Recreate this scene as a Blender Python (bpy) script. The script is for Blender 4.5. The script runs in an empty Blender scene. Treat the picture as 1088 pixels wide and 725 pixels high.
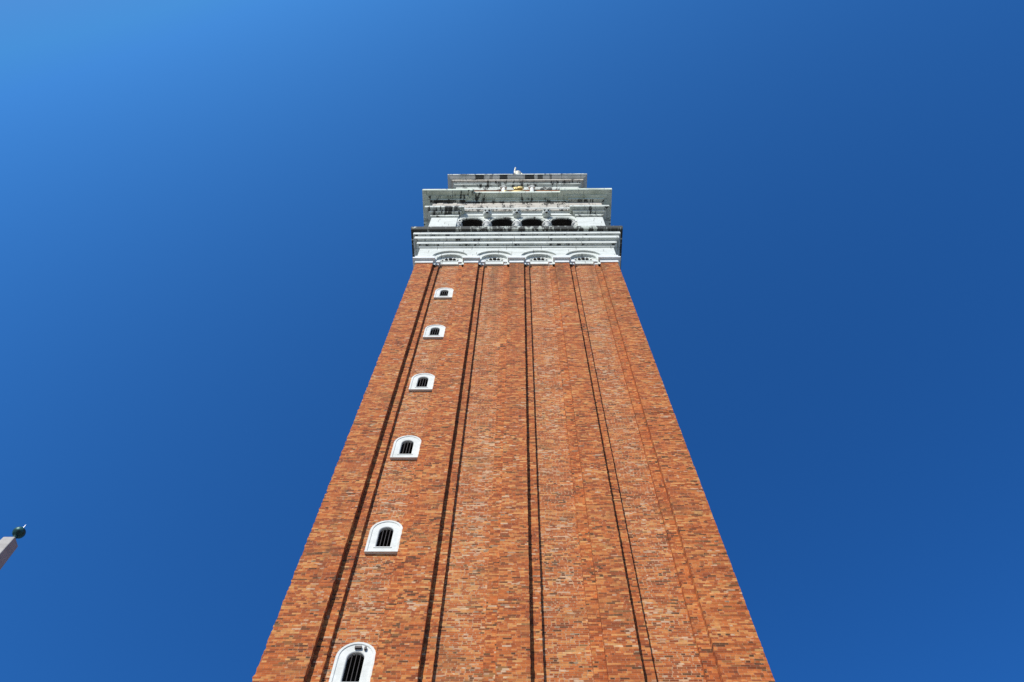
import bpy, bmesh, math, random
from mathutils import Vector, Matrix
random.seed(7)
R = math.radians
sc = bpy.context.scene
COL = sc.collection

# ------------------------------------------------------------------ camera
cam = bpy.data.cameras.new('camera')
cam.sensor_fit = 'HORIZONTAL'; cam.sensor_width = 22.3; cam.lens = 18.0
cam.clip_start = 0.1; cam.clip_end = 20000
co = bpy.data.objects.new('camera', cam); COL.objects.link(co)
cr = Vector((0.99994617, 0.00689779, 0.00775136))
cu = Vector((0.00320478, -0.91582948, 0.4015546))
cf = Vector((-0.00986876, 0.40150814, 0.91580228))
m = Matrix((cr, cu, -cf)).transposed().to_4x4()
m.translation = Vector((0.193, -14.84, 1.65))
co.matrix_world = m
sc.camera = co

# ------------------------------------------------------------------ light
SUN_EL, SUN_AZ = R(39), R(27)          # azimuth: to the left of the direction straight behind the camera
to_sun = Vector((-math.sin(SUN_AZ)*math.cos(SUN_EL), -math.cos(SUN_AZ)*math.cos(SUN_EL), math.sin(SUN_EL)))
sl = bpy.data.lights.new('sun', 'SUN'); sl.energy = 4.9; sl.angle = R(0.5); sl.color = (1.0, 0.965, 0.91)
so = bpy.data.objects.new('sun', sl); COL.objects.link(so)
so.rotation_euler = to_sun.to_track_quat('Z', 'Y').to_euler()
W = bpy.data.worlds.new('World'); sc.world = W; W.use_nodes = True
wn = W.node_tree.nodes; wl = W.node_tree.links; wn.clear()
sky = wn.new('ShaderNodeTexSky'); sky.sky_type = 'NISHITA'; sky.sun_disc = False
sky.sun_elevation = SUN_EL
sky.sun_rotation = math.atan2(to_sun.x, to_sun.y)
sky.altitude = 0; sky.air_density = 1.0; sky.dust_density = 6.0; sky.ozone_density = 8.0
gm = wn.new('ShaderNodeGamma'); gm.inputs['Gamma'].default_value = 1.484      # deep polarised blue
hs = wn.new('ShaderNodeMix'); hs.data_type = 'RGBA'; hs.blend_type = 'MULTIPLY'; hs.inputs[0].default_value = 1.0
hs.inputs[7].default_value = (0.303, 0.835, 1.0, 1)
cl = wn.new('ShaderNodeMix'); cl.data_type = 'RGBA'; cl.blend_type = 'DARKEN'; cl.inputs[0].default_value = 1.0
cl.inputs[7].default_value = (0.62, 2.2, 5.4, 1)                                   # the glow round the sun stops here
bg = wn.new('ShaderNodeBackground'); bg.inputs['Strength'].default_value = 0.129
wo = wn.new('ShaderNodeOutputWorld')
wl.new(sky.outputs[0], gm.inputs['Color']); wl.new(gm.outputs[0], hs.inputs[6]); wl.new(hs.outputs[2], cl.inputs[6]); wl.new(cl.outputs[2], bg.inputs['Color']); wl.new(bg.outputs[0], wo.inputs['Surface'])
sc.view_settings.view_transform = 'Standard'; sc.view_settings.look = 'None'
sc.view_settings.exposure = 0.0; sc.view_settings.gamma = 1.0; sc.view_settings.use_curve_mapping = False
sc.render.engine = 'CYCLES'; sc.cycles.use_denoising = False
sc.cycles.max_bounces = 6

# ------------------------------------------------------------------ node helper
class NT:
    def __init__(s, name):
        s.m = bpy.data.materials.new(name); s.m.use_nodes = True
        s.t = s.m.node_tree; s.n = s.t.nodes; s.l = s.t.links; s.n.clear()
        s.out = s.n.new('ShaderNodeOutputMaterial'); s.b = s.n.new('ShaderNodeBsdfPrincipled')
        s.l.new(s.b.outputs[0], s.out.inputs[0])
        s.b.inputs['Specular IOR Level'].default_value = 0.25
    def put(s, sock, v):
        if v is None: return
        if hasattr(v, 'is_output'): s.l.new(v, sock)
        else: sock.default_value = v
    def math(s, op, a, b=None, c=None, clamp=False):
        n = s.n.new('ShaderNodeMath'); n.operation = op; n.use_clamp = clamp
        s.put(n.inputs[0], a); s.put(n.inputs[1], b); s.put(n.inputs[2], c); return n.outputs[0]
    def pos(s):
        g = s.n.new('ShaderNodeNewGeometry'); x = s.n.new('ShaderNodeSeparateXYZ'); s.l.new(g.outputs['Position'], x.inputs[0])
        return x.outputs[0], x.outputs[1], x.outputs[2]
    def nz(s):
        g = s.n.new('ShaderNodeNewGeometry'); x = s.n.new('ShaderNodeSeparateXYZ'); s.l.new(g.outputs['Normal'], x.inputs[0])
        return x.outputs[2]
    def vec(s, a, b, c=0.0):
        n = s.n.new('ShaderNodeCombineXYZ'); s.put(n.inputs[0], a); s.put(n.inputs[1], b); s.put(n.inputs[2], c); return n.outputs[0]
    def white(s, v, dim='3D'):
        n = s.n.new('ShaderNodeTexWhiteNoise'); n.noise_dimensions = dim; s.put(n.inputs['Vector'], v); return n.outputs['Value']
    def noise(s, v, scale, detail=3.0, rough=0.55):
        n = s.n.new('ShaderNodeTexNoise'); s.put(n.inputs['Vector'], v); n.inputs['Scale'].default_value = scale
        n.inputs['Detail'].default_value = detail; n.inputs['Roughness'].default_value = rough; return n.outputs['Fac']
    def ramp(s, f, stops, mode='LINEAR'):
        n = s.n.new('ShaderNodeValToRGB'); r = n.color_ramp; r.interpolation = mode
        while len(r.elements) < len(stops): r.elements.new(0.5)
        for e, (p, c) in zip(r.elements, stops):
            e.position = p; e.color = (*c, 1) if len(c) == 3 else c
        s.put(n.inputs[0], f); return n.outputs[0]
    def mix(s, f, a, b, blend='MIX'):
        n = s.n.new('ShaderNodeMix'); n.data_type = 'RGBA'; n.blend_type = blend
        s.put(n.inputs['Factor'], f)
        for k, v in (('A', a), ('B', b)):
            i = [q for q in n.inputs if q.name == k and q.type == 'RGBA'][0]
            s.put(i, (*v, 1) if isinstance(v, tuple) else v)
        return [o for o in n.outputs if o.type == 'RGBA'][0]
    def step(s, x, lo, hi):
        n = s.n.new('ShaderNodeMapRange'); n.interpolation_type = 'SMOOTHSTEP'
        s.put(n.inputs[0], x); s.put(n.inputs[1], lo); s.put(n.inputs[2], hi); return n.outputs[0]
    def bump(s, h, strength, dist):
        n = s.n.new('ShaderNodeBump'); n.inputs['Strength'].default_value = strength; n.inputs['Distance'].default_value = dist
        s.put(n.inputs['Height'], h); s.l.new(n.outputs[0], s.b.inputs['Normal'])
    def done(s, c, rough=0.8):
        s.put(s.b.inputs['Base Color'], (*c, 1) if isinstance(c, tuple) else c); s.put(s.b.inputs['Roughness'], rough); return s.m

BH, BL = 0.063, 0.225
def brick_mat(name, pale):
    t = NT(name); x, y, z = t.pos()
    u = t.math('ADD', x, y)
    # courses are never quite level
    wob = t.math('MULTIPLY', t.math('SUBTRACT', t.noise(t.vec(u, z, y), 0.35, 2), 0.5), 0.10)
    zz = t.math('ADD', z, wob)
    rowf = t.math('DIVIDE', zz, BH); row = t.math('FLOOR', rowf); rf = t.math('SUBTRACT', rowf, row)
    rr = t.white(t.vec(row, 3.7, 0.0))
    colf = t.math('ADD', t.math('DIVIDE', u, BL), t.math('ADD', t.math('MULTIPLY', row, 0.5), t.math('MULTIPLY', rr, 0.35)))
    col = t.math('FLOOR', colf); cf_ = t.math('SUBTRACT', colf, col)
    # about half of the bricks are headers, half as long
    hd = t.math('MULTIPLY', t.math('GREATER_THAN', t.white(t.vec(col, row, 23.0)), 0.62), t.math('ADD', 1.0, t.math('FLOOR', t.math('MULTIPLY', cf_, 2.0))))
    cf_ = t.math('MINIMUM', cf_, t.math('ADD', t.math('ABSOLUTE', t.math('SUBTRACT', cf_, 0.5)), t.math('MULTIPLY', t.math('LESS_THAN', hd, 0.5), 1.0)))
    col = t.math('ADD', col, t.math('MULTIPLY', hd, 0.31))
    w1 = t.white(t.vec(col, row, 1.0)); w2 = t.white(t.vec(col, row, 9.0)); w3 = t.white(t.vec(col, row, 17.0))
    # cells of two or three bricks from one batch
    colg = t.math('FLOOR', t.math('ADD', t.math('DIVIDE', u, 0.95), t.math('MULTIPLY', rr, 3.0)))
    rowg = t.math('FLOOR', t.math('DIVIDE', t.math('ADD', row, t.math('MULTIPLY', t.white(t.vec(colg, 5.0, 2.0)), 2.0)), 2.0))
    wg = t.white(t.vec(colg, rowg, 4.0))
    band = t.noise(t.vec(t.math('MULTIPLY', u, 0.35), t.math('MULTIPLY', z, 1.5), y), 1.0, 4, 0.6)
    k = t.math('ADD', t.math('ADD', t.math('MULTIPLY', w1, 0.66), t.math('MULTIPLY', wg, 0.08)), t.math('MULTIPLY', t.math('SUBTRACT', band, 0.5), 0.75))
    k = t.math('ADD', k, 0.15 if pale else 0.13)
    c = t.ramp(k, [(0.00, (0.17, 0.045, 0.018)), (0.18, (0.30, 0.075, 0.026)), (0.38, (0.43, 0.118, 0.034)),
                   (0.58, (0.55, 0.165, 0.044)), (0.74, (0.62, 0.255, 0.082)), (0.88, (0.68, 0.38, 0.155)), (1.0, (0.72, 0.47, 0.26))])
    # fired-dark headers, in short runs
    dk = t.math('LESS_THAN', t.math('ADD', t.math('MULTIPLY', w2, 0.7), t.math('MULTIPLY', wg, 0.3)), 0.26 if pale else 0.23)
    c = t.mix(t.math('MULTIPLY', dk, t.math('ADD', 0.30, t.math('MULTIPLY', w3, 0.65))), c, (0.062, 0.040, 0.024))
    # pale replaced bricks and salt
    salt = t.math('ADD', t.math('MULTIPLY', t.noise(t.vec(t.math('MULTIPLY', u, 0.9), t.math('MULTIPLY', z, 2.2), 31.0), 1.0, 3, 0.6), 0.6),
                  t.math('MULTIPLY', t.noise(t.vec(t.math('MULTIPLY', u, 1.5), t.math('MULTIPLY', z, 0.07), 77.0), 1.0, 3, 0.6), 0.4))
    pl = t.math('GREATER_THAN', t.math('ADD', t.math('MULTIPLY', w3, 0.55), t.math('MULTIPLY', salt, 0.9)), 0.955 if pale else 1.01)
    c = t.mix(t.math('MULTIPLY', pl, t.math('ADD', 0.35, t.math('MULTIPLY', w2, 0.45))), c, (0.68, 0.56, 0.44))
    # mortar
    mz = t.math('LESS_THAN', rf, 0.17 if pale else 0.12); mx = t.math('LESS_THAN', cf_, 0.075 if pale else 0.05)
    mo = t.math('MAXIMUM', mz, mx)
    mc = t.mix(t.noise(t.vec(u, z, 3.0), 1.6, 3), (0.34, 0.16, 0.08), (0.72, 0.56, 0.42))
    c = t.mix(t.math('MULTIPLY', mo, 0.80 if pale else 0.45), c, mc)
    # rain streaks and soot, long and vertical
    st = t.noise(t.vec(t.math('MULTIPLY', u, 1.3), t.math('MULTIPLY', z, 0.06), y), 1.0, 5, 0.65)
    c = t.mix(t.math('MULTIPLY', t.step(st, 0.52, 0.75), 0.45), c, (0.20, 0.085, 0.040))
    # soot running down from the cornice, and one long streak down the middle strip
    top = t.math('MULTIPLY', t.step(z, 38.0, 47.5), t.step(t.noise(t.vec(t.math('MULTIPLY', u, 2.0), t.math('MULTIPLY', z, 0.12), y), 1.0, 4, 0.7), 0.46, 0.70))
    mid = t.math('MULTIPLY', t.math('MULTIPLY', t.step(z, 36.0, 47.0), t.step(t.math('ABSOLUTE', t.math('ADD', t.math('ADD', x, 0.22), t.math('MULTIPLY', t.math('SUBTRACT', st, 0.5), 0.5))), 0.34, 0.08)), t.math('LESS_THAN', y, 1.0))
    c = t.mix(t.math('MULTIPLY', t.math('MAXIMUM', top, mid), 0.55), c, (0.12, 0.065, 0.035))
    # olive and grey weathering in broad soft patches
    ol = t.noise(t.vec(t.math('MULTIPLY', u, 0.55), t.math('MULTIPLY', z, 0.9), 55.0), 1.0, 4, 0.7)
    c = t.mix(t.math('MULTIPLY', t.step(ol, 0.5, 0.72), 0.35), c, (0.27, 0.18, 0.085))
    gr = t.noise(t.vec(u, z, y), 9.0, 3, 0.7)
    c = t.mix(1.0, c, t.ramp(gr, [(0.25, (0.72, 0.72, 0.72)), (0.75, (1.15, 1.15, 1.15))]), 'MULTIPLY')
    c = t.mix(1.0, c, (0.92, 0.80, 0.64), 'MULTIPLY')
    hgt = t.math('ADD', t.math('MULTIPLY', t.math('SUBTRACT', 1.0, mo), 0.6), t.math('MULTIPLY', w2, 0.5))
    t.bump(hgt, 0.6, 0.012)
    return t.done(c, 0.9)

def stone_mat(name, base, stain, black=0.0, joint=1.7, tint=(0.34, 0.37, 0.31), blocky=False):
    """white limestone: green-grey weathering, joints, optional black crust"""
    t = NT(name); x, y, z = t.pos()
    yc = t.math('SUBTRACT', y, 6.0)
    side = t.math('GREATER_THAN', t.math('ABSOLUTE', x), t.math('ABSOLUTE', yc))
    u = t.math('ADD', t.math('MULTIPLY', side, t.math('ADD', yc, 40.0)), t.math('MULTIPLY', t.math('SUBTRACT', 1.0, side), x))
    a = t.noise(t.vec(t.math('MULTIPLY', u, 0.8), t.math('MULTIPLY', z, 2.5), 3.0), 1.0, 5, 0.65)
    c = t.mix(t.math('MULTIPLY', t.step(a, 0.42, 0.72), stain), base, tint)
    fine = t.noise(t.vec(x, y, z), 6.0, 4, 0.7)
    c = t.mix(1.0, c, t.ramp(fine, [(0.2, (0.82, 0.81, 0.78)), (0.8, (1.08, 1.08, 1.08))]), 'MULTIPLY')
    if joint:
        row = t.math('FLOOR', t.math('DIVIDE', z, 0.45))
        jf = t.math('ADD', t.math('DIVIDE', u, joint), t.math('MULTIPLY', t.white(t.vec(row, 2.0, 5.0)), 1.0))
        cell = t.math('FLOOR', jf); jf = t.math('SUBTRACT', jf, cell)
        c = t.mix(t.math('MULTIPLY', t.math('LESS_THAN', jf, 0.035 / joint), 0.75), c, (0.10, 0.10, 0.085))
        blk = t.white(t.vec(cell, row, 8.0))
        c = t.mix(t.math('MULTIPLY', blk, 0.35 * stain), c, (0.42, 0.42, 0.37))
    if black:
        if blocky:
            # the run-off stains under the spire, one below each joint of the gutter
            k = None
            for xa, xb, d in ((-3.55, -2.80, 1.0), (-2.32, -2.05, 0.55), (-1.50, -0.82, 1.0), (0.62, 1.42, 1.0), (1.68, 2.12, 0.9), (2.68, 2.86, 0.7)):
                e = t.math('ADD', u, t.math('MULTIPLY', t.math('SUBTRACT', t.noise(t.vec(u, z, y), 5.0, 3), 0.5), 0.16))
                w = t.math('MULTIPLY', t.math('MULTIPLY', t.step(e, xa - 0.03, xa + 0.05), t.step(e, xb + 0.05, xb - 0.03)), d)
                k = w if k is None else t.math('MAXIMUM', k, w)
        else:
            st = t.noise(t.vec(t.math('MULTIPLY', u, 3.0), t.math('MULTIPLY', t.math('ABSOLUTE', yc), 0.9), t.math('MULTIPLY', z, 0.9)), 1.0, 6, 0.72)
            bigger = t.noise(t.vec(t.math('MULTIPLY', u, 0.28), 4.0, t.math('MULTIPLY', z, 0.9)), 1.0, 2)
            k = t.step(t.math('ADD', t.math('MULTIPLY', st, 0.7), t.math('MULTIPLY', bigger, 0.34)), 0.60 - 0.145 * black, 0.66 - 0.145 * black)
        c = t.mix(t.math('MULTIPLY', k, 0.93), c, (0.022, 0.021, 0.016))
    t.bump(fine, 0.3, 0.02)
    return t.done(c, 0.75)

def plain_mat(name, col, rough=0.7, metal=0.0, var=0.25, scale=5.0, col2=None):
    t = NT(name); x, y, z = t.pos()
    n = t.noise(t.vec(x, y, z), scale, 4, 0.6)
    c2 = col2 or tuple(v * (1 - var) for v in col)
    c = t.mix(t.step(n, 0.35, 0.65), col, c2)
    t.b.inputs['Metallic'].default_value = metal
    t.bump(n, 0.2, 0.01)
    return t.done(c, rough)

def paving_mat():
    t = NT('plaza_paving'); x, y, z = t.pos()
    b = t.n.new('ShaderNodeTexBrick'); t.put(b.inputs['Vector'], t.vec(x, y, 0)); b.inputs['Scale'].default_value = 1.0
    b.inputs['Color1'].default_value = (0.19, 0.188, 0.178, 1); b.inputs['Color2'].default_value = (0.24, 0.237, 0.225, 1)
    b.inputs['Mortar'].default_value = (0.12, 0.12, 0.11, 1); b.inputs['Mortar Size'].default_value = 0.012
    b.inputs['Brick Width'].default_value = 0.9; b.inputs['Row Height'].default_value = 0.45
    n = t.noise(t.vec(x, y, 0), 0.4, 5)
    c = t.mix(t.math('MULTIPLY', t.step(n, 0.4, 0.7), 0.35), b.outputs['Color'], (0.18, 0.177, 0.165))
    lx = t.math('LESS_THAN', t.math('PINGPONG', x, 6.0), 0.22); ly = t.math('LESS_THAN', t.math('PINGPONG', y, 9.0), 0.22)
    c = t.mix(t.math('MAXIMUM', lx, ly), c, (0.45, 0.44, 0.42))
    return t.done(c, 0.7)

M_LES = brick_mat('brick_lesene', False)
M_PAN = brick_mat('brick_panel', True)
M_WHITE = stone_mat('white_limestone', (0.74, 0.77, 0.71), 0.42, 0.0, 2.1)
M_FRAME = stone_mat('window_limestone', (0.74, 0.75, 0.70), 0.28, 0.0, 0)
M_CAP = stone_mat('capital_limestone', (0.80, 0.82, 0.80), 0.45, 0.0, 0)
M_CORN = stone_mat('weathered_limestone', (0.72, 0.76, 0.68), 0.85, 0.45, 2.3)
M_CROWN = stone_mat('blackened_limestone', (0.60, 0.64, 0.55), 0.8, 1.0, 1.9)
M_GREEN = stone_mat('mossy_limestone', (0.76, 0.83, 0.69), 0.7, 0.10, 1.9, (0.30, 0.36, 0.25))
M_FRZ = stone_mat('stained_frieze', (0.62, 0.57, 0.48), 0.9, 0.45, 1.9, (0.30, 0.24, 0.18))
M_ATT = stone_mat('attic_limestone', (0.66, 0.65, 0.58), 0.7, 1.0, 1.6, blocky=True)
M_SHADE = plain_mat('interior_shade', (0.03, 0.025, 0.02), 0.9)  # near-black colour carries the shade inside openings and hollows
M_INT = plain_mat('sooty_brick', (0.10, 0.07, 0.05), 0.9)
M_IRON = plain_mat('iron_bar', (0.075, 0.065, 0.06), 0.55, 0.3)
M_GOLD = plain_mat('gilding', (0.72, 0.55, 0.22), 0.5, 0.7, 0.35, 3.0)
M_PALE = plain_mat('pale_gilding', (0.66, 0.62, 0.48), 0.45, 0.25, 0.15)
M_COPPER = plain_mat('green_copper', (0.045, 0.15, 0.13), 0.42, 0.3, 0.5, 7.0, (0.014, 0.04, 0.042))
M_SPIRE = plain_mat('copper_roof', (0.18, 0.34, 0.27), 0.6, 0.1, 0.3)
M_OBEL = stone_mat('grey_marble', (0.46, 0.43, 0.40), 0.6, 0.0, 0, (0.29, 0.265, 0.25))
M_FIG = stone_mat('carved_stone', (0.70, 0.70, 0.65), 0.5, 0.0, 0)
M_TIP = plain_mat('steel_rod', (0.60, 0.62, 0.62), 0.35, 0.6)

# ------------------------------------------------------------------ objects
def empty(name, loc, label=None, cat=None):
    o = bpy.data.objects.new(name, None); o.location = loc; o.empty_display_size = 0.3; COL.objects.link(o)
    if label: o['label'] = label; o['category'] = cat
    return o

def obj(name, bm, mats, parent=None, smooth=False, bevel=0.0, recalc=True):
    if recalc: bmesh.ops.recalc_face_normals(bm, faces=bm.faces)
    me = bpy.data.meshes.new(name); bm.to_mesh(me); bm.free()
    for q in (mats if isinstance(mats, (list, tuple)) else [mats]): me.materials.append(q)
    if smooth:
        for p in me.polygons: p.use_smooth = True
    o = bpy.data.objects.new(name, me); COL.objects.link(o)
    if parent:
        o.parent = parent
        w = Vector((0, 0, 0)); q = parent
        while q: w += q.location; q = q.parent
        o.location = -w
    if bevel:
        b = o.modifiers.new('bevel', 'BEVEL'); b.width = bevel; b.segments = 2; b.limit_method = 'ANGLE'
    return o

def quad(bm, a, b, c, d, mi=0):
    f = bm.faces.new([bm.verts.new(v) for v in (a, b, c, d)]); f.material_index = mi; return f

def box(bm, x0, x1, y0, y1, z0, z1, mi=0):
    v = [bm.verts.new((x, y, z)) for z in (z0, z1) for y in (y0, y1) for x in (x0, x1)]
    for f in ((0,2,3,1), (4,5,7,6), (0,1,5,4), (2,6,7,3), (0,4,6,2), (1,3,7,5)):
        bm.faces.new([v[i] for i in f]).material_index = mi

def lathe(bm, prof, c, n=24, mi=0):
    rings = []
    for r, z in prof:
        rings.append([bm.verts.new((c[0] + r*math.cos(2*math.pi*i/n), c[1] + r*math.sin(2*math.pi*i/n), c[2] + z)) for i in range(n)])
    for a, b in zip(rings, rings[1:]):
        for i in range(n):
            bm.faces.new((a[i], a[(i+1) % n], b[(i+1) % n], b[i])).material_index = mi
    bm.faces.new(rings[0][::-1]).material_index = mi; bm.faces.new(rings[-1]).material_index = mi

def ball(bm, c, r, sub=3, scale=(1, 1, 1), mi=0):
    n0 = len(bm.faces)
    mt = Matrix.Translation(c) @ Matrix.Diagonal((r*scale[0], r*scale[1], r*scale[2], 1))
    g = bmesh.ops.create_icosphere(bm, subdivisions=sub, radius=1, matrix=mt)
    for v in g['verts']:
        for f in v.link_faces: f.material_index = mi

def tube(bm, a, b, r0, r1, n=10, mi=0):
    a, b = Vector(a), Vector(b); d = (b - a).normalized()
    s = d.orthogonal().normalized(); t = d.cross(s)
    ra, rb = [], []
    for i in range(n):
        q = 2*math.pi*i/n; w = s*math.cos(q) + t*math.sin(q)
        ra.append(bm.verts.new(a + w*r0)); rb.append(bm.verts.new(b + w*r1))
    for i in range(n): bm.faces.new((ra[i], ra[(i+1) % n], rb[(i+1) % n], rb[i])).material_index = mi
    bm.faces.new(ra[::-1]).material_index = mi; bm.faces.new(rb).material_index = mi

# the tower is 12 m square; its front face lies on y = 0; p is how far a surface stands proud of it
CY = 6.0
def turn(pt, k):
    """front-face local (x, p, z) to world on side k"""
    x, p, z = pt; X, Y = x, -(6 + p)
    for _ in range(k): X, Y = -Y, X
    return (X, Y + CY, z)

def sweep(bm, prof, plan, close=True):
    """prof: (p, z, material) ; plan(p): list of (x, p) of the front side, left to right, without the last corner"""
    rings = []
    for p, z, mi in prof:
        rings.append([bm.verts.new(turn((x, q, z), k)) for k in range(4) for x, q in plan(p)])
    for (a, b, pr) in zip(rings, rings[1:], prof):
        n = len(a)
        for i in range(n):
            bm.faces.new((a[i], a[(i+1) % n], b[(i+1) % n], b[i])).material_index = pr[2]
    if close:
        bm.faces.new(rings[0][::-1]).material_index = prof[0][2]; bm.faces.new(rings[-1]).material_index = prof[-1][2]
def sq(p): return [(-6 - p, p)]
def ressaut(p, xi=-3.98, s=0.2):
    s *= min(1.0, max(0.03, (p - 0.08) / 0.3))
    return [(-6 - p, p), (xi + p, p), (xi + p, p - s), (-xi - p, p - s), (-xi - p, p)]

# ------------------------------------------------------------------ ground
bm = bmesh.new(); quad(bm, (-3000, -3000, 0), (3000, -3000, 0), (3000, 3000, 0), (-3000, 3000, 0))
g = obj('plaza', bm, paving_mat()); g['kind'] = 'structure'

# ------------------------------------------------------------------ tower
T = empty('bell_tower', (0, CY, 0), 'tall red brick bell tower with white stone belfry rising into the clear sky', 'tower')

bm = bmesh.new()
sweep(bm, [(1.2, 0.004, 0), (1.2, 0.32, 0), (0.9, 0.32, 0), (0.9, 0.64, 0), (0.6, 0.64, 0), (0.6, 1.0, 0), (0.35, 1.0, 0), (0.35, 1.9, 0), (0.12, 2.1, 0), (0.12, 2.2, 0), (-0.02, 2.2, 0)], sq)
obj('base', bm, M_WHITE, T, bevel=0.015)

# ---- brick shaft: five lesenes per side, four panels sunk in two steps, edges worn course by course
E1, E2 = 0.20, 0.34
def lean(z): return 0.02 - (z - 15.9) / 30.6 * 0.19      # the faces lean in a little; the grooves stay upright
def lean_in(bm):
    for v in bm.verts: v.co.y -= lean(v.co.z)
CORN_W, LES_W, LEDGE = 1.16, 0.82, 0.31
PAN = (12 - 2*CORN_W - 3*LES_W) / 4
WX, WHW = -3.83, 0.212                       # window axis and half opening
WZ = [15.92, 21.00, 26.17, 31.40, 36.80, 42.09]
panels = []
def side_profile(front):
    pts = [(-6, 0, 0)]; x = -6 + CORN_W
    for i in range(4):
        if front: panels.append((x, x + PAN))
        pts += [(x, 0, 0), (x, E1, 0), (x + LEDGE, E1, 0), (x + LEDGE, E2, 1)]
        if front and i == 0: pts += [(WX - 0.27, E2, 2), (WX + 0.27, E2, 1)]
        pts += [(x + PAN - LEDGE, E2, 0), (x + PAN - LEDGE, E1, 0), (x + PAN, E1, 0), (x + PAN, 0, 0)]
        x += PAN + LES_W
    return pts                              # third value: material of the strip that starts here (2 = window column)
prof = [(k, x, d, mi) for k in range(4) for x, d, mi in side_profile(k == 0)]
Z0, Z1, DZ = 2.15, 47.9, 0.092
nz = int((Z1 - Z0) / DZ)
bm = bmesh.new(); prev = None; groups = {}
for j in range(nz + 1):
    z = Z0 + (Z1 - Z0) * j / nz
    ring = []
    for i, (k, x, d, mi) in enumerate(prof):
        jx = random.gauss(0, 0.0045); jd = random.gauss(0, 0.003)
        if d == 0 and (i % 35 == 0 or x < -5.99): jx *= 2.5
        if abs(x - WX) < 0.3: jx = 0
        if abs(x) < 5.99 and d == 0 and 0 < i: jx *= 1.2
        ring.append(bm.verts.new(turn(((x if i % 35 and x > -5.99 else -6 - lean(z)) + jx, -d + jd + lean(z), z), k)))
    if prev:
        zm = z - DZ / 2
        for i in range(len(ring)):
            mi = prof[i][3]
            if mi == 2:
                if any(w + 0.14 < zm < w + 1.36 for w in WZ): continue
                mi = 1
            n = (i + 1) % len(ring)
            bm.faces.new((prev[i], prev[n], ring[n], ring[i])).material_index = mi
    prev = ring
shaft = obj('shaft', bm, [M_LES, M_PAN], T)
# sunless core so that nothing shows through the window openings
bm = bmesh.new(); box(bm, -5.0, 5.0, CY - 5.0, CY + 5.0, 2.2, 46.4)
obj('core', bm, M_SHADE, T)

# ---- windows
def win_outline(hw, z0, ztop, z, n=14):
    """closed loop (x, z): up the left jamb, round the head, down the right jamb"""
    zs = ztop - hw
    pts = [(-hw, z + z0), (-hw, z + (z0 + zs) / 2)]
    for i in range(n + 1):
        a = math.pi - math.pi * i / n
        pts.append((hw*math.cos(a), z + zs + hw*math.sin(a)))
    pts += [(hw, z + (z0 + zs) / 2), (hw, z + z0), (0, z + z0)]
    return pts
PF = -E2                                    # panel plane
for w in WZ:
    bm = bmesh.new()
    loops = [(0.49, 0.0, 1.51, PF - 0.03), (0.49, 0.0, 1.51, PF + 0.10), (0.425, 0.03, 1.45, PF + 0.10), (0.405, 0.05, 1.43, PF + 0.08),
             (0.232, 0.235, 1.22, PF + 0.08), (WHW, 0.25, 1.20, PF + 0.065), (WHW, 0.25, 1.20, PF - 0.02)]
    rings = [[bm.verts.new((WX + x, -p, z)) for x, z in win_outline(hw, z0, zt, w)] for hw, z0, zt, p in loops]
    for a, b in zip(rings, rings[1:]):
        for i in range(len(a)):
            bm.faces.new((a[i], a[(i+1) % len(a)], b[(i+1) % len(a)], b[i]))
    lean_in(bm)
    f = obj('window', bm, M_FRAME, T)
    bm = bmesh.new()                         # niche behind the stone, its shade put into the near-black colour
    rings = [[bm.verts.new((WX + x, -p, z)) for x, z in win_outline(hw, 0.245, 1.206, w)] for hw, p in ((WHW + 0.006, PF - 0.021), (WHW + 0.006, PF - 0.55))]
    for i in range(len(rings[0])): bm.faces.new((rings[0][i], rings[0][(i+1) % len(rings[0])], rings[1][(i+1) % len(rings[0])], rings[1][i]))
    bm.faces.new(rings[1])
    lean_in(bm); obj('niche', bm, M_SHADE, f)
    bm = bmesh.new()
    for q in (-0.105, 0.0, 0.105):
        tube(bm, (WX + q, -(PF + 0.02), w + 0.24), (WX + q, -(PF + 0.02), w + 1.19 - abs(q)*0.35), 0.010, 0.010, 8)
    lean_in(bm); obj('grille', bm, M_IRON, f)
    bm = bmesh.new(); box(bm, WX - 0.27, WX + 0.27, -(PF + 0.096), -(PF + 0.06), w + 0.19, w + 0.236); lean_in(bm)
    obj('sill', bm, M_FRAME, f, bevel=0.008)
    if w == WZ[0]:
        bm = bmesh.new(); box(bm, WX - 0.07, WX + 0.10, -(PF + 0.14), -(PF + 0.082), w + 1.275, w + 1.345)
        lean_in(bm); obj('vent', bm, M_IRON, f)
        bm = bmesh.new(); box(bm, WX + 0.17, WX + 0.225, -(PF + 0.14), -(PF + 0.082), w + 1.235, w + 1.32)
        lean_in(bm); obj('vent', bm, M_IRON, f)

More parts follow.
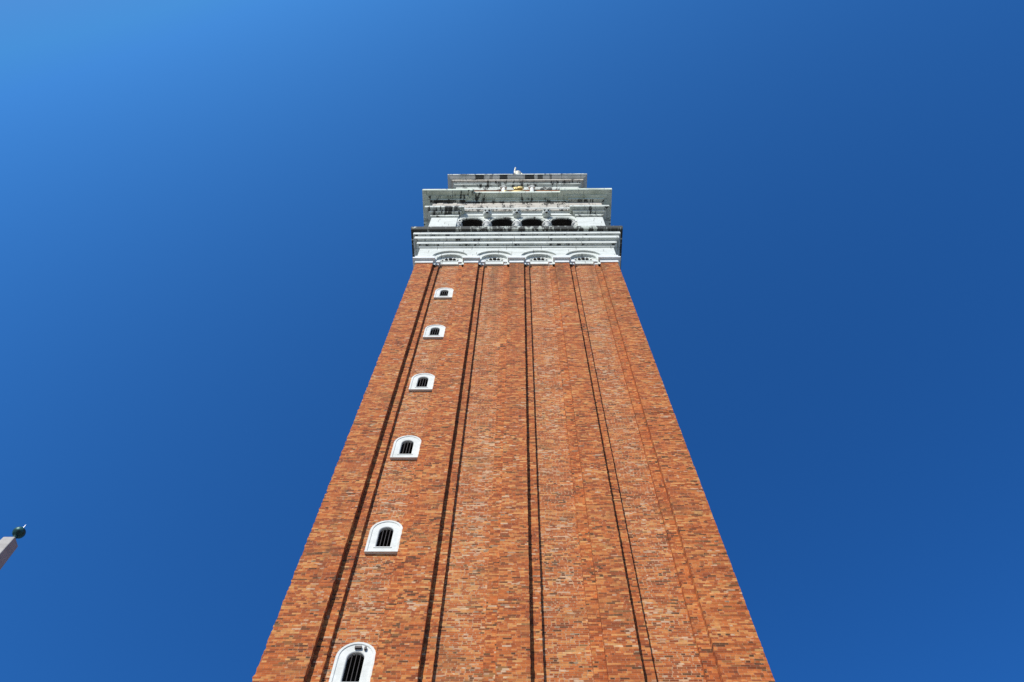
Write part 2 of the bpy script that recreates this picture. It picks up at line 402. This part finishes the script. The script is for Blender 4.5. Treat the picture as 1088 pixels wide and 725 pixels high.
# ---- capitals, blind arches and frieze at the head of the shaft
def arch_wall(bm, k, x0, x1, z0, z1, arches, p_out, p_in, n=20, mi=0, smi=0):
    """wall at p_out with round openings (cx, r, z_spring), jambs open down to z0; soffits run back to p_in"""
    xs = x0
    def P(x, p, z): return turn((x, p, z), k)
    for cx, r, zs in arches:
        quad(bm, P(xs, p_out, z0), P(cx - r, p_out, z0), P(cx - r, p_out, z1), P(xs, p_out, z1), mi)
        pts = [(cx - r, z0), (cx - r, zs)] + [(cx - r*math.cos(math.pi*i/n), zs + r*math.sin(math.pi*i/n)) for i in range(1, n)] + [(cx + r, zs), (cx + r, z0)]
        for a, b in zip(pts, pts[1:]):
            if abs(a[0] - b[0]) > 1e-6:
                quad(bm, P(a[0], p_out, a[1]), P(b[0], p_out, b[1]), P(b[0], p_out, z1), P(a[0], p_out, z1), mi)
            quad(bm, P(a[0], p_out, a[1]), P(a[0], p_in, a[1]), P(b[0], p_in, b[1]), P(b[0], p_out, b[1]), smi)
        xs = cx + r
    quad(bm, P(xs, p_out, z0), P(x1, p_out, z0), P(x1, p_out, z1), P(xs, p_out, z1), mi)

pc = [(a + b) / 2 for a, b in panels]
F0, F1 = 47.06, 49.95
bm = bmesh.new()
for k in range(4):
    arch_wall(bm, k, -5.87, 5.87, 48.15, F1, [(c, 1.05, 48.30) for c in pc], -0.13, -0.235)      # outer order
for k in range(4):
    arch_wall(bm, k, -5.765, 5.765, F0, F1 - 0.1, [(c, 0.76, 48.22) for c in pc], -0.235, -0.65)   # inner order
bmesh.ops.remove_doubles(bm, verts=bm.verts, dist=0.0005)
obj('frieze', bm, M_WHITE, T, recalc=False)
bm = bmesh.new()
box(bm, -5.36, 5.36, CY - 5.36, CY + 5.36, 46.5, 52.0)
obj('frieze_backing', bm, M_WHITE, T)

def capital(k, x0, x1, pf, ztop, zb, d, left_end=False, right_end=False):
    """pilaster capital: face, moulding and abacus"""
    bm = bmesh.new(); back = pf - 0.28
    for o_, za, zb_ in ((0.012, zb, zb + d*2.2), (0.03, zb + d*2.2, zb + d*2.4), (d, zb + d*2.4, zb + d*2.4 + 0.19), (d*0.5, zb + d*2.4 + 0.19, ztop)):
        xa = x0 - o_*0.6; xb = x1 + o_*0.6
        v = []
        for z in (za, zb_):
            for (x, p) in ((xa, pf + o_), (xb, pf + o_), (xb, back), (xa, back)):
                v.append(bm.verts.new(turn((x, p, z), k)))
        for f in ((0,1,2,3), (4,5,6,7), (0,1,5,4), (1,2,6,5), (2,3,7,6), (3,0,4,7)): bm.faces.new([v[i] for i in f])
    return bm
for k in range(4):
    xs = [-6 + CORN_W + i*(PAN + LES_W) for i in range(4)]
    for i in range(3):
        obj('capital', capital(k, xs[i] + PAN, xs[i] + PAN + LES_W, -0.13, 48.14, 47.08, 0.165), M_CAP, T, bevel=0.012)
    for x in xs:                             # lower little capitals on the sunk ledges
        obj('ledge_capital', capital(k, x + 0.0, x + LEDGE, -0.14 - E1, 48.05, 47.30, 0.10), M_CAP, T, bevel=0.01)
        obj('ledge_capital', capital(k, x + PAN - LEDGE, x + PAN - 0.0, -0.14 - E1, 48.05, 47.30, 0.10), M_CAP, T, bevel=0.01)
for k in range(4):                           # corner capitals wrap the corner
    bm = bmesh.new()
    for o_, za, zb_ in ((0.012, 47.08, 47.443), (0.03, 47.443, 47.476), (0.165, 47.476, 47.666), (0.083, 47.666, 48.14)):
        e = 6 - 0.13 + o_; w_ = CORN_W - 0.13 + o_*1.6
        v = [[bm.verts.new(turn((x, -6 - y_ , z), k)) for x, y_ in ((-e, -e), (-e + w_, -e), (-e + w_, -e + w_), (-e, -e + w_))] for z in (za, zb_)]
        for i in range(4): bm.faces.new((v[0][i], v[0][(i+1) % 4], v[1][(i+1) % 4], v[1][i]))
        bm.faces.new(v[0]); bm.faces.new(v[1])
    obj('capital', bm, M_CAP, T, bevel=0.012)

# shell lunettes: a fluted half dome of ribs above a plain band, holes drawn as balls in painted shade
for c in pc:
    P_ = -0.43; r, hz_ = 0.75, 48.22
    bm = bmesh.new()
    box(bm, c - 0.76, c + 0.76, -(P_ + 0.012), -(P_ - 0.20), 47.66, 48.12)
    box(bm, c - 0.76, c + 0.76, -(P_ + 0.04), -(P_ - 0.20), 48.122, 48.20)
    n = 9
    for i in range(n):
        a0, a1 = math.pi*i/n, math.pi*(i+1)/n; am = (a0 + a1) / 2
        rings = []
        for fr in (0.16, 0.55, 1.0):          # the flutes swell and lean out towards the rim
            dep = P_ - 0.03 + 0.09*fr*fr
            rings.append([bm.verts.new((c + r*fr*math.cos(q), -(dep + g*fr), hz_ + (r*fr + 0.22*fr)*math.sin(q))) for q, g in ((a0, -0.02), ((a0+am)/2, 0.01), (am, 0.02), ((am+a1)/2, 0.01), (a1, -0.02))])
        for u, w in zip(rings, rings[1:]):
            for q in range(4): bm.faces.new((u[q], u[q+1], w[q+1], w[q]))
    box(bm, c - 0.78, c + 0.78, -(P_ - 0.11), -(P_ - 0.21), 48.1, 49.2)
    s = obj('shell_lunette', bm, M_WHITE, T)
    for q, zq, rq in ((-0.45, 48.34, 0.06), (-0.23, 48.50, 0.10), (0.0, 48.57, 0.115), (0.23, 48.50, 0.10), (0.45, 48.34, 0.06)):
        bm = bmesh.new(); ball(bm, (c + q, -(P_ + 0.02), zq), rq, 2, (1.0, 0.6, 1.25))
        obj('hole_shade', bm, M_SHADE, s)

# ---- main cornice
bm = bmesh.new()
sweep(bm, [(-0.135, 49.86, 0), (-0.06, 49.88, 0), (-0.06, 50.07, 1), (0.075, 50.085, 0), (0.10, 50.12, 0), (0.10, 50.54, 1), (0.26, 50.56, 0), (0.29, 50.60, 0), (0.29, 51.05, 1),
           (0.385, 51.07, 0), (0.41, 51.10, 0), (0.41, 51.53, 1)], sq)
obj('cornice', bm, [M_WHITE, M_CORN], T, bevel=0.01)
bm = bmesh.new()
sweep(bm, [(0.395, 51.533, 0), (0.58, 51.57, 0), (0.60, 51.70, 0), (0.617, 51.72, 0), (0.617, 52.05, 0), (0.5, 52.09, 0)], sq)
obj('cornice_crown', bm, M_CROWN, T, bevel=0.01)

# ---- belfry: four corner piers, an arcade on each side, dark room inside
def pier_box(bm, k, e, z0, z1, xi, mi=0):
    """square block on corner k: outer projection e, inner edge xi"""
    a = 6 + e
    v = [[bm.verts.new(turn((x, -6 - y_, z), k)) for x, y_ in ((-a, -a), (xi, -a), (xi, xi), (-a, xi))] for z in (z0, z1)]
    for i in range(4): bm.faces.new((v[0][i], v[0][(i+1) % 4], v[1][(i+1) % 4], v[1][i])).material_index = mi
    bm.faces.new(v[0]).material_index = mi; bm.faces.new(v[1]).material_index = mi
for k in range(4):
    bm = bmesh.new()
    pier_box(bm, k, 0.0, 52.05, 52.9, -3.95); pier_box(bm, k, -0.14, 52.9, 56.97, -4.05)
    pr = obj('corner_pier', bm, M_WHITE, T, bevel=0.015)
    bm = bmesh.new()
    for e, za, zb_, xi in ((-0.125, 56.97, 57.0, -4.04), (-0.047, 57.0, 57.39, -3.98), (-0.02, 57.39, 57.42, -3.96), (0.138, 57.42, 57.66, -3.84), (0.17, 57.66, 57.70, -3.82), (0.40, 57.70, 58.11, -3.66)):
        pier_box(bm, k, e, za, zb_, xi)
    obj('pier_capital', bm, M_CORN, pr, bevel=0.012)

AX = [-3.045, -1.015, 1.015, 3.045]; AR = 0.69; ZS = 56.19
bm = bmesh.new()
for k in range(4):
    arch_wall(bm, k, -4.1, 4.1, ZS, 58.6, [(a, AR, ZS) for a in AX], -0.20, -0.26)
bmesh.ops.remove_doubles(bm, verts=bm.verts, dist=0.0005)
obj('arcade_wall', bm, M_WHITE, T)
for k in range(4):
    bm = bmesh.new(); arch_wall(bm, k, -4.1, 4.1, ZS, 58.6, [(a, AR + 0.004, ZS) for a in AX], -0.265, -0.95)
    obj('arcade_lining', bm, M_SHADE, T)  # inner wall painted near-black: the shade within the arches as colour
for k in range(4):
    for a in AX:                             # raised archivolts
        bm = bmesh.new(); n = 20; rings = []
        for r_, p_ in ((AR - 0.003, -0.25), (AR - 0.003, -0.17), (AR + 0.10, -0.17), (AR + 0.11, -0.14), (AR + 0.20, -0.14), (AR + 0.20, -0.21)):
            rings.append([bm.verts.new(turn((a - r_*math.cos(math.pi*i/n), p_, ZS + r_*math.sin(math.pi*i/n)), k)) for i in range(n + 1)])
        for q, w in zip(rings, rings[1:]):
            for i in range(n): bm.faces.new((q[i], q[i+1], w[i+1], w[i]))
        obj('archivolt', bm, M_CORN, T)
    for x in (-4.02, -2.03, 0.0, 2.03, 4.02):
        bm = bmesh.new(); X, Y, _ = turn((x, -0.47, 0), k)
        lathe(bm, [(0.30, 0), (0.30, 0.12), (0.25, 0.2), (0.21, 0.3), (0.185, 3.3), (0.22, 3.34)], (X, Y, 52.1), 20)
        c = obj('column', bm, M_WHITE, T, smooth=False)
        bm = bmesh.new()
        lathe(bm, [(0.20, 0), (0.22, 0.06), (0.21, 0.2), (0.30, 0.42), (0.34, 0.46), (0.34, 0.62), (0.28, 0.63)], (X, Y, 55.42), 20)
        for q in range(4):
            ball(bm, (X + 0.24*math.cos(math.pi/4 + q*math.pi/2), Y + 0.24*math.sin(math.pi/4 + q*math.pi/2), 55.80), 0.11, 1)
        box(bm, X - 0.29, X + 0.29, Y - 0.29, Y + 0.29, 56.05, ZS - 0.003)
        obj('column_capital', bm, M_FIG, c)
# entablature strip over the arcade (between the piers)
for k in range(4):
    bm = bmesh.new()
    pr_ = [(-0.21, 57.42), (-0.135, 57.43), (-0.135, 57.98), (-0.06, 58.02), (-0.02, 58.05), (-0.02, 58.36), (0.05, 58.38), (0.08, 58.40), (0.08, 58.66), (-0.21, 58.68)]
    for (pa, za), (pb, zb_) in zip(pr_, pr_[1:]):
        quad(bm, turn((-3.95, pa, za), k), turn((3.95, pa, za), k), turn((3.95, pb, zb_), k), turn((-3.95, pb, zb_), k))
    bmesh.ops.remove_doubles(bm, verts=bm.verts, dist=0.0005)
    obj('arcade_cornice', bm, M_WHITE, T)
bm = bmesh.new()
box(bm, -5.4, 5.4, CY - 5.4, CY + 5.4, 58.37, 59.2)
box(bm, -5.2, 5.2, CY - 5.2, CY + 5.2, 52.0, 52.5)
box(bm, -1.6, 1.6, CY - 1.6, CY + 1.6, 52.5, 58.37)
obj('belfry_room', bm, M_SHADE, T)  # the unlit room's shade is in its colour

# carved lion heads over the columns
for x in (-2.03, 0.0, 2.03):
    y0, z0 = -0.06, 57.25
    def nod(bm): bmesh.ops.rotate(bm, verts=bm.verts, cent=(x, y0 + 0.1, z0), matrix=Matrix.Rotation(R(30), 3, 'X'))
    bm = bmesh.new()
    ball(bm, (x, y0 + 0.03, z0), 0.31, 3, (1.0, 0.85, 1.1))
    ball(bm, (x, y0 - 0.25, z0 - 0.13), 0.14, 2, (1.1, 0.9, 0.85))
    ball(bm, (x, y0 - 0.26, z0 + 0.02), 0.065, 2, (0.9, 1.1, 1.3))
    for s in (-1, 1):
        ball(bm, (x + s*0.13, y0 - 0.21, z0 + 0.14), 0.075, 2, (1.3, 0.8, 0.6))
        ball(bm, (x + s*0.25, y0 - 0.02, z0 + 0.24), 0.085, 2)
    nod(bm); h = obj('lion_head', bm, M_WHITE, T, smooth=True)
    for s in (-1, 1):  # eyes and mouth: balls coloured as the shade of carved hollows
        bm = bmesh.new(); ball(bm, (x + s*0.125, y0 - 0.245, z0 + 0.065), 0.052, 2, (1.1, 0.7, 0.9))
        nod(bm); obj('eye', bm, M_SHADE, h)
    bm = bmesh.new(); ball(bm, (x, y0 - 0.31, z0 - 0.22), 0.085, 2, (1.0, 0.75, 0.6)); nod(bm)
    obj('mouth', bm, M_SHADE, h)

# belfry entablature with projecting corners
bm = bmesh.new()
sweep(bm, [(0.05, 58.05, 0), (0.05, 60.30, 0)], sq)
obj('belfry_frieze', bm, M_FRZ, T, recalc=True)
for k in range(4):
    bm = bmesh.new()
    sx = -5.0
    for (x0, x1) in ((-5.72, -5.3), (-4.6, -4.3)):
        box_pts = [turn((x, p, z), k) for z in (58.45, 60.1) for x, p in ((x0, 0.085), (x1, 0.085), (x1, 0.0), (x0, 0.0))]
        v = [bm.verts.new(q) for q in box_pts]
        for f in ((0,1,2,3), (4,5,6,7), (0,1,5,4), (1,2,6,5), (2,3,7,6), (3,0,4,7)): bm.faces.new([v[i] for i in f])
    obj('frieze_panel', bm, M_FRZ, T)
bm = bmesh.new()
sweep(bm, [(0.045, 60.248, 1), (0.27, 60.25, 0), (0.293, 60.27, 0), (0.293, 60.50, 0), (0.47, 60.51, 0), (0.50, 60.53, 0), (0.50, 60.68, 0), (0.80, 60.70, 0), (0.865, 60.74, 0), (0.872, 61.10, 0), (0.5, 61.2, 0)], ressaut)
obj('belfry_cornice', bm, [M_GREEN, M_CROWN], T, bevel=0.01)  # innermost soffit blackened: stain plus the overhang's shade put into the colour

# ---- attic block, its reliefs and cornice
bm = bmesh.new()
sweep(bm, [(-1.02, 61.15, 0), (-1.02, 69.0, 0)], sq)
obj('attic_wall', bm, M_PAN, T)
bm = bmesh.new()
sweep(bm, [(-1.03, 68.45, 0), (-0.95, 68.45, 0), (-0.95, 69.45, 0), (-0.85, 69.50, 0), (-0.75, 69.56, 0), (-0.75, 69.80, 0), (-0.66, 69.88, 1), (-0.52, 69.96, 1), (-0.50, 70.22, 0)], sq)
obj('attic_frieze', bm, [M_CORN, M_FRZ], T, bevel=0.01)
bm = bmesh.new()
sweep(bm, [(-0.51, 70.22, 0), (-0.42, 70.28, 0), (-0.20, 70.52, 0), (-0.16, 70.54, 1), (-0.16, 70.80, 1), (-0.9, 70.95, 0)], sq)
obj('attic_cornice', bm, [M_ATT, M_CORN], T, bevel=0.01)
# relief: gilded winged lion between two scrolled white uprights
bm = bmesh.new()
yr = 0.85
ball(bm, (0.10, yr, 66.6), 0.55, 3, (1.6, 0.5, 0.85)); ball(bm, (-0.95, yr - 0.12, 66.2), 0.34, 3, (1, 0.8, 1.05))
for q in (-0.7, -0.3, 0.8, 1.1): tube(bm, (q, yr - 0.05, 66.5), (q - 0.1, yr - 0.10, 65.5), 0.16, 0.12)
tube(bm, (1.2, yr, 66.7), (1.6, yr, 67.2), 0.09, 0.05)
li = obj('lion_relief', bm, M_GOLD, T, smooth=True)
for dx, dz in ((0.0, 0.0), (0.35, -0.1)):
    bm = bmesh.new()
    for i in range(7):
        a = R(50 + i*11)
        tube(bm, (-0.1 + dx, yr - 0.12 - dx*0.2, 67.4), (-0.1 + dx + 0.40*math.cos(a), yr - 0.18 - dx*0.2, 66.95 + dz + 1.05*math.sin(a)), 0.13, 0.07, 8)
    obj('wing', bm, M_GOLD, li, smooth=True)
for x in (-1.12, 1.18):
    bm = bmesh.new()
    tube(bm, (x, 0.86, 64.0), (x, 0.86, 68.35), 0.20, 0.16, 14)
    ball(bm, (x, 0.80, 68.5), 0.24, 2, (1.15, 0.8, 1)); ball(bm, (x + 0.16, 0.74, 68.36), 0.13, 2); ball(bm, (x - 0.16, 0.74, 68.36), 0.13, 2)
    obj('relief_figure', bm, M_FIG, T, smooth=True)

# ---- pyramid spire (seen only from farther off)
bm = bmesh.new()
b = [bm.verts.new(turn((x, -6 - y_, 70.93), 0)) for x, y_ in ((-4.9, -4.9), (4.9, -4.9), (4.9, 4.9), (-4.9, 4.9))]
t_ = [bm.verts.new((x, CY + y_, 92.6)) for x, y_ in ((-0.25, -0.25), (0.25, -0.25), (0.25, 0.25), (-0.25, 0.25))]
for i in range(4): bm.faces.new((b[i], b[(i+1) % 4], t_[(i+1) % 4], t_[i]))
bm.faces.new(b); bm.faces.new(t_)
obj('spire', bm, M_SPIRE, T)

# ------------------------------------------------------------------ statue on the top
S = empty('statue', (0, CY, 92.6), 'tiny pale gilded statue peeking above the topmost stone cornice of the tower', 'statue')
bm = bmesh.new()
lathe(bm, [(0.35, 0), (0.45, 0.25), (0.42, 0.5), (0.30, 0.55), (0.62, 0.7), (0.60, 1.2), (0.45, 2.6), (0.36, 3.6), (0.40, 4.3), (0.44, 4.9), (0.36, 5.3), (0.14, 5.5), (0.12, 5.7)], (0, CY, 92.6), 20)
obj('robe', bm, M_PALE, S, smooth=True)
bm = bmesh.new(); ball(bm, (0, CY - 0.03, 98.0), 0.27, 3, (0.85, 0.95, 1.15)); ball(bm, (0, CY - 0.27, 97.97), 0.045, 1)
obj('head', bm, M_PALE, S, smooth=True)
for s, top in ((-1, 100.9), (1, 96.2)):
    bm = bmesh.new()
    a = (s*0.34, CY - 0.02, 97.5); e = (s*(0.36 if s < 0 else 0.55), CY - 0.05, 98.9 if s < 0 else 96.8); hnd = (s*0.31, CY - 0.02, top)
    tube(bm, a, e, 0.17, 0.13); tube(bm, e, hnd, 0.13, 0.09); ball(bm, hnd, 0.11, 2, (0.8, 0.8, 1.4))
    obj('arm', bm, M_PALE, S, smooth=True)
for s in (-1, 1):
    bm = bmesh.new()
    for i in range(8):
        q = i / 7
        tube(bm, (s*0.15, CY + 0.35, 96.9 - 0.5*q), (s*(0.35 + 0.5*q), CY + 0.75, 98.5 - 3.2*q), 0.13, 0.07, 8)
    obj('wing', bm, M_PALE, S, smooth=True)

# ------------------------------------------------------------------ obelisk at the left edge
OX, OY, OT = -15.33, 0.75, 22.28
O = empty('obelisk', (OX, OY, 0), 'tapering grey stone obelisk topped by a green copper ball, at the left edge', 'obelisk')
def frus(bm, c, h0, h1, z0, z1, mi=0):
    v = [[bm.verts.new((c[0] + sx*h, c[1] + sy*h, z)) for sx, sy in ((-1, -1), (1, -1), (1, 1), (-1, 1))] for h, z in ((h0, z0), (h1, z1))]
    for i in range(4): bm.faces.new((v[0][i], v[0][(i+1) % 4], v[1][(i+1) % 4], v[1][i])).material_index = mi
    bm.faces.new(v[0][::-1]); bm.faces.new(v[1])
bm = bmesh.new(); frus(bm, (OX, OY), 0.95, 0.185, 4.2, OT - 0.15)
obj('shaft', bm, M_OBEL, O, bevel=0.03)
bm = bmesh.new()
for h0, h1, z0, z1 in ((2.2, 2.2, 0.004, 0.35), (1.9, 1.9, 0.35, 0.7), (1.35, 1.3, 0.7, 3.5), (1.6, 1.6, 3.5, 3.8), (1.15, 1.0, 3.8, 4.2)): frus(bm, (OX, OY), h0, h1, z0, z1)
obj('pedestal', bm, M_OBEL, O, bevel=0.03)
bm = bmesh.new(); ball(bm, (OX, OY, OT + 0.29), 0.185, 4)
lathe(bm, [(0.15, 0), (0.12, 0.04), (0.065, 0.09), (0.065, 0.30)], (OX, OY, OT - 0.155), 20)
bl = obj('finial_ball', bm, M_COPPER, O, smooth=True)
bm = bmesh.new(); tube(bm, (OX, OY, OT + 0.47), (OX, OY, OT + 0.68), 0.018, 0.006)
obj('spike', bm, M_TIP, bl)
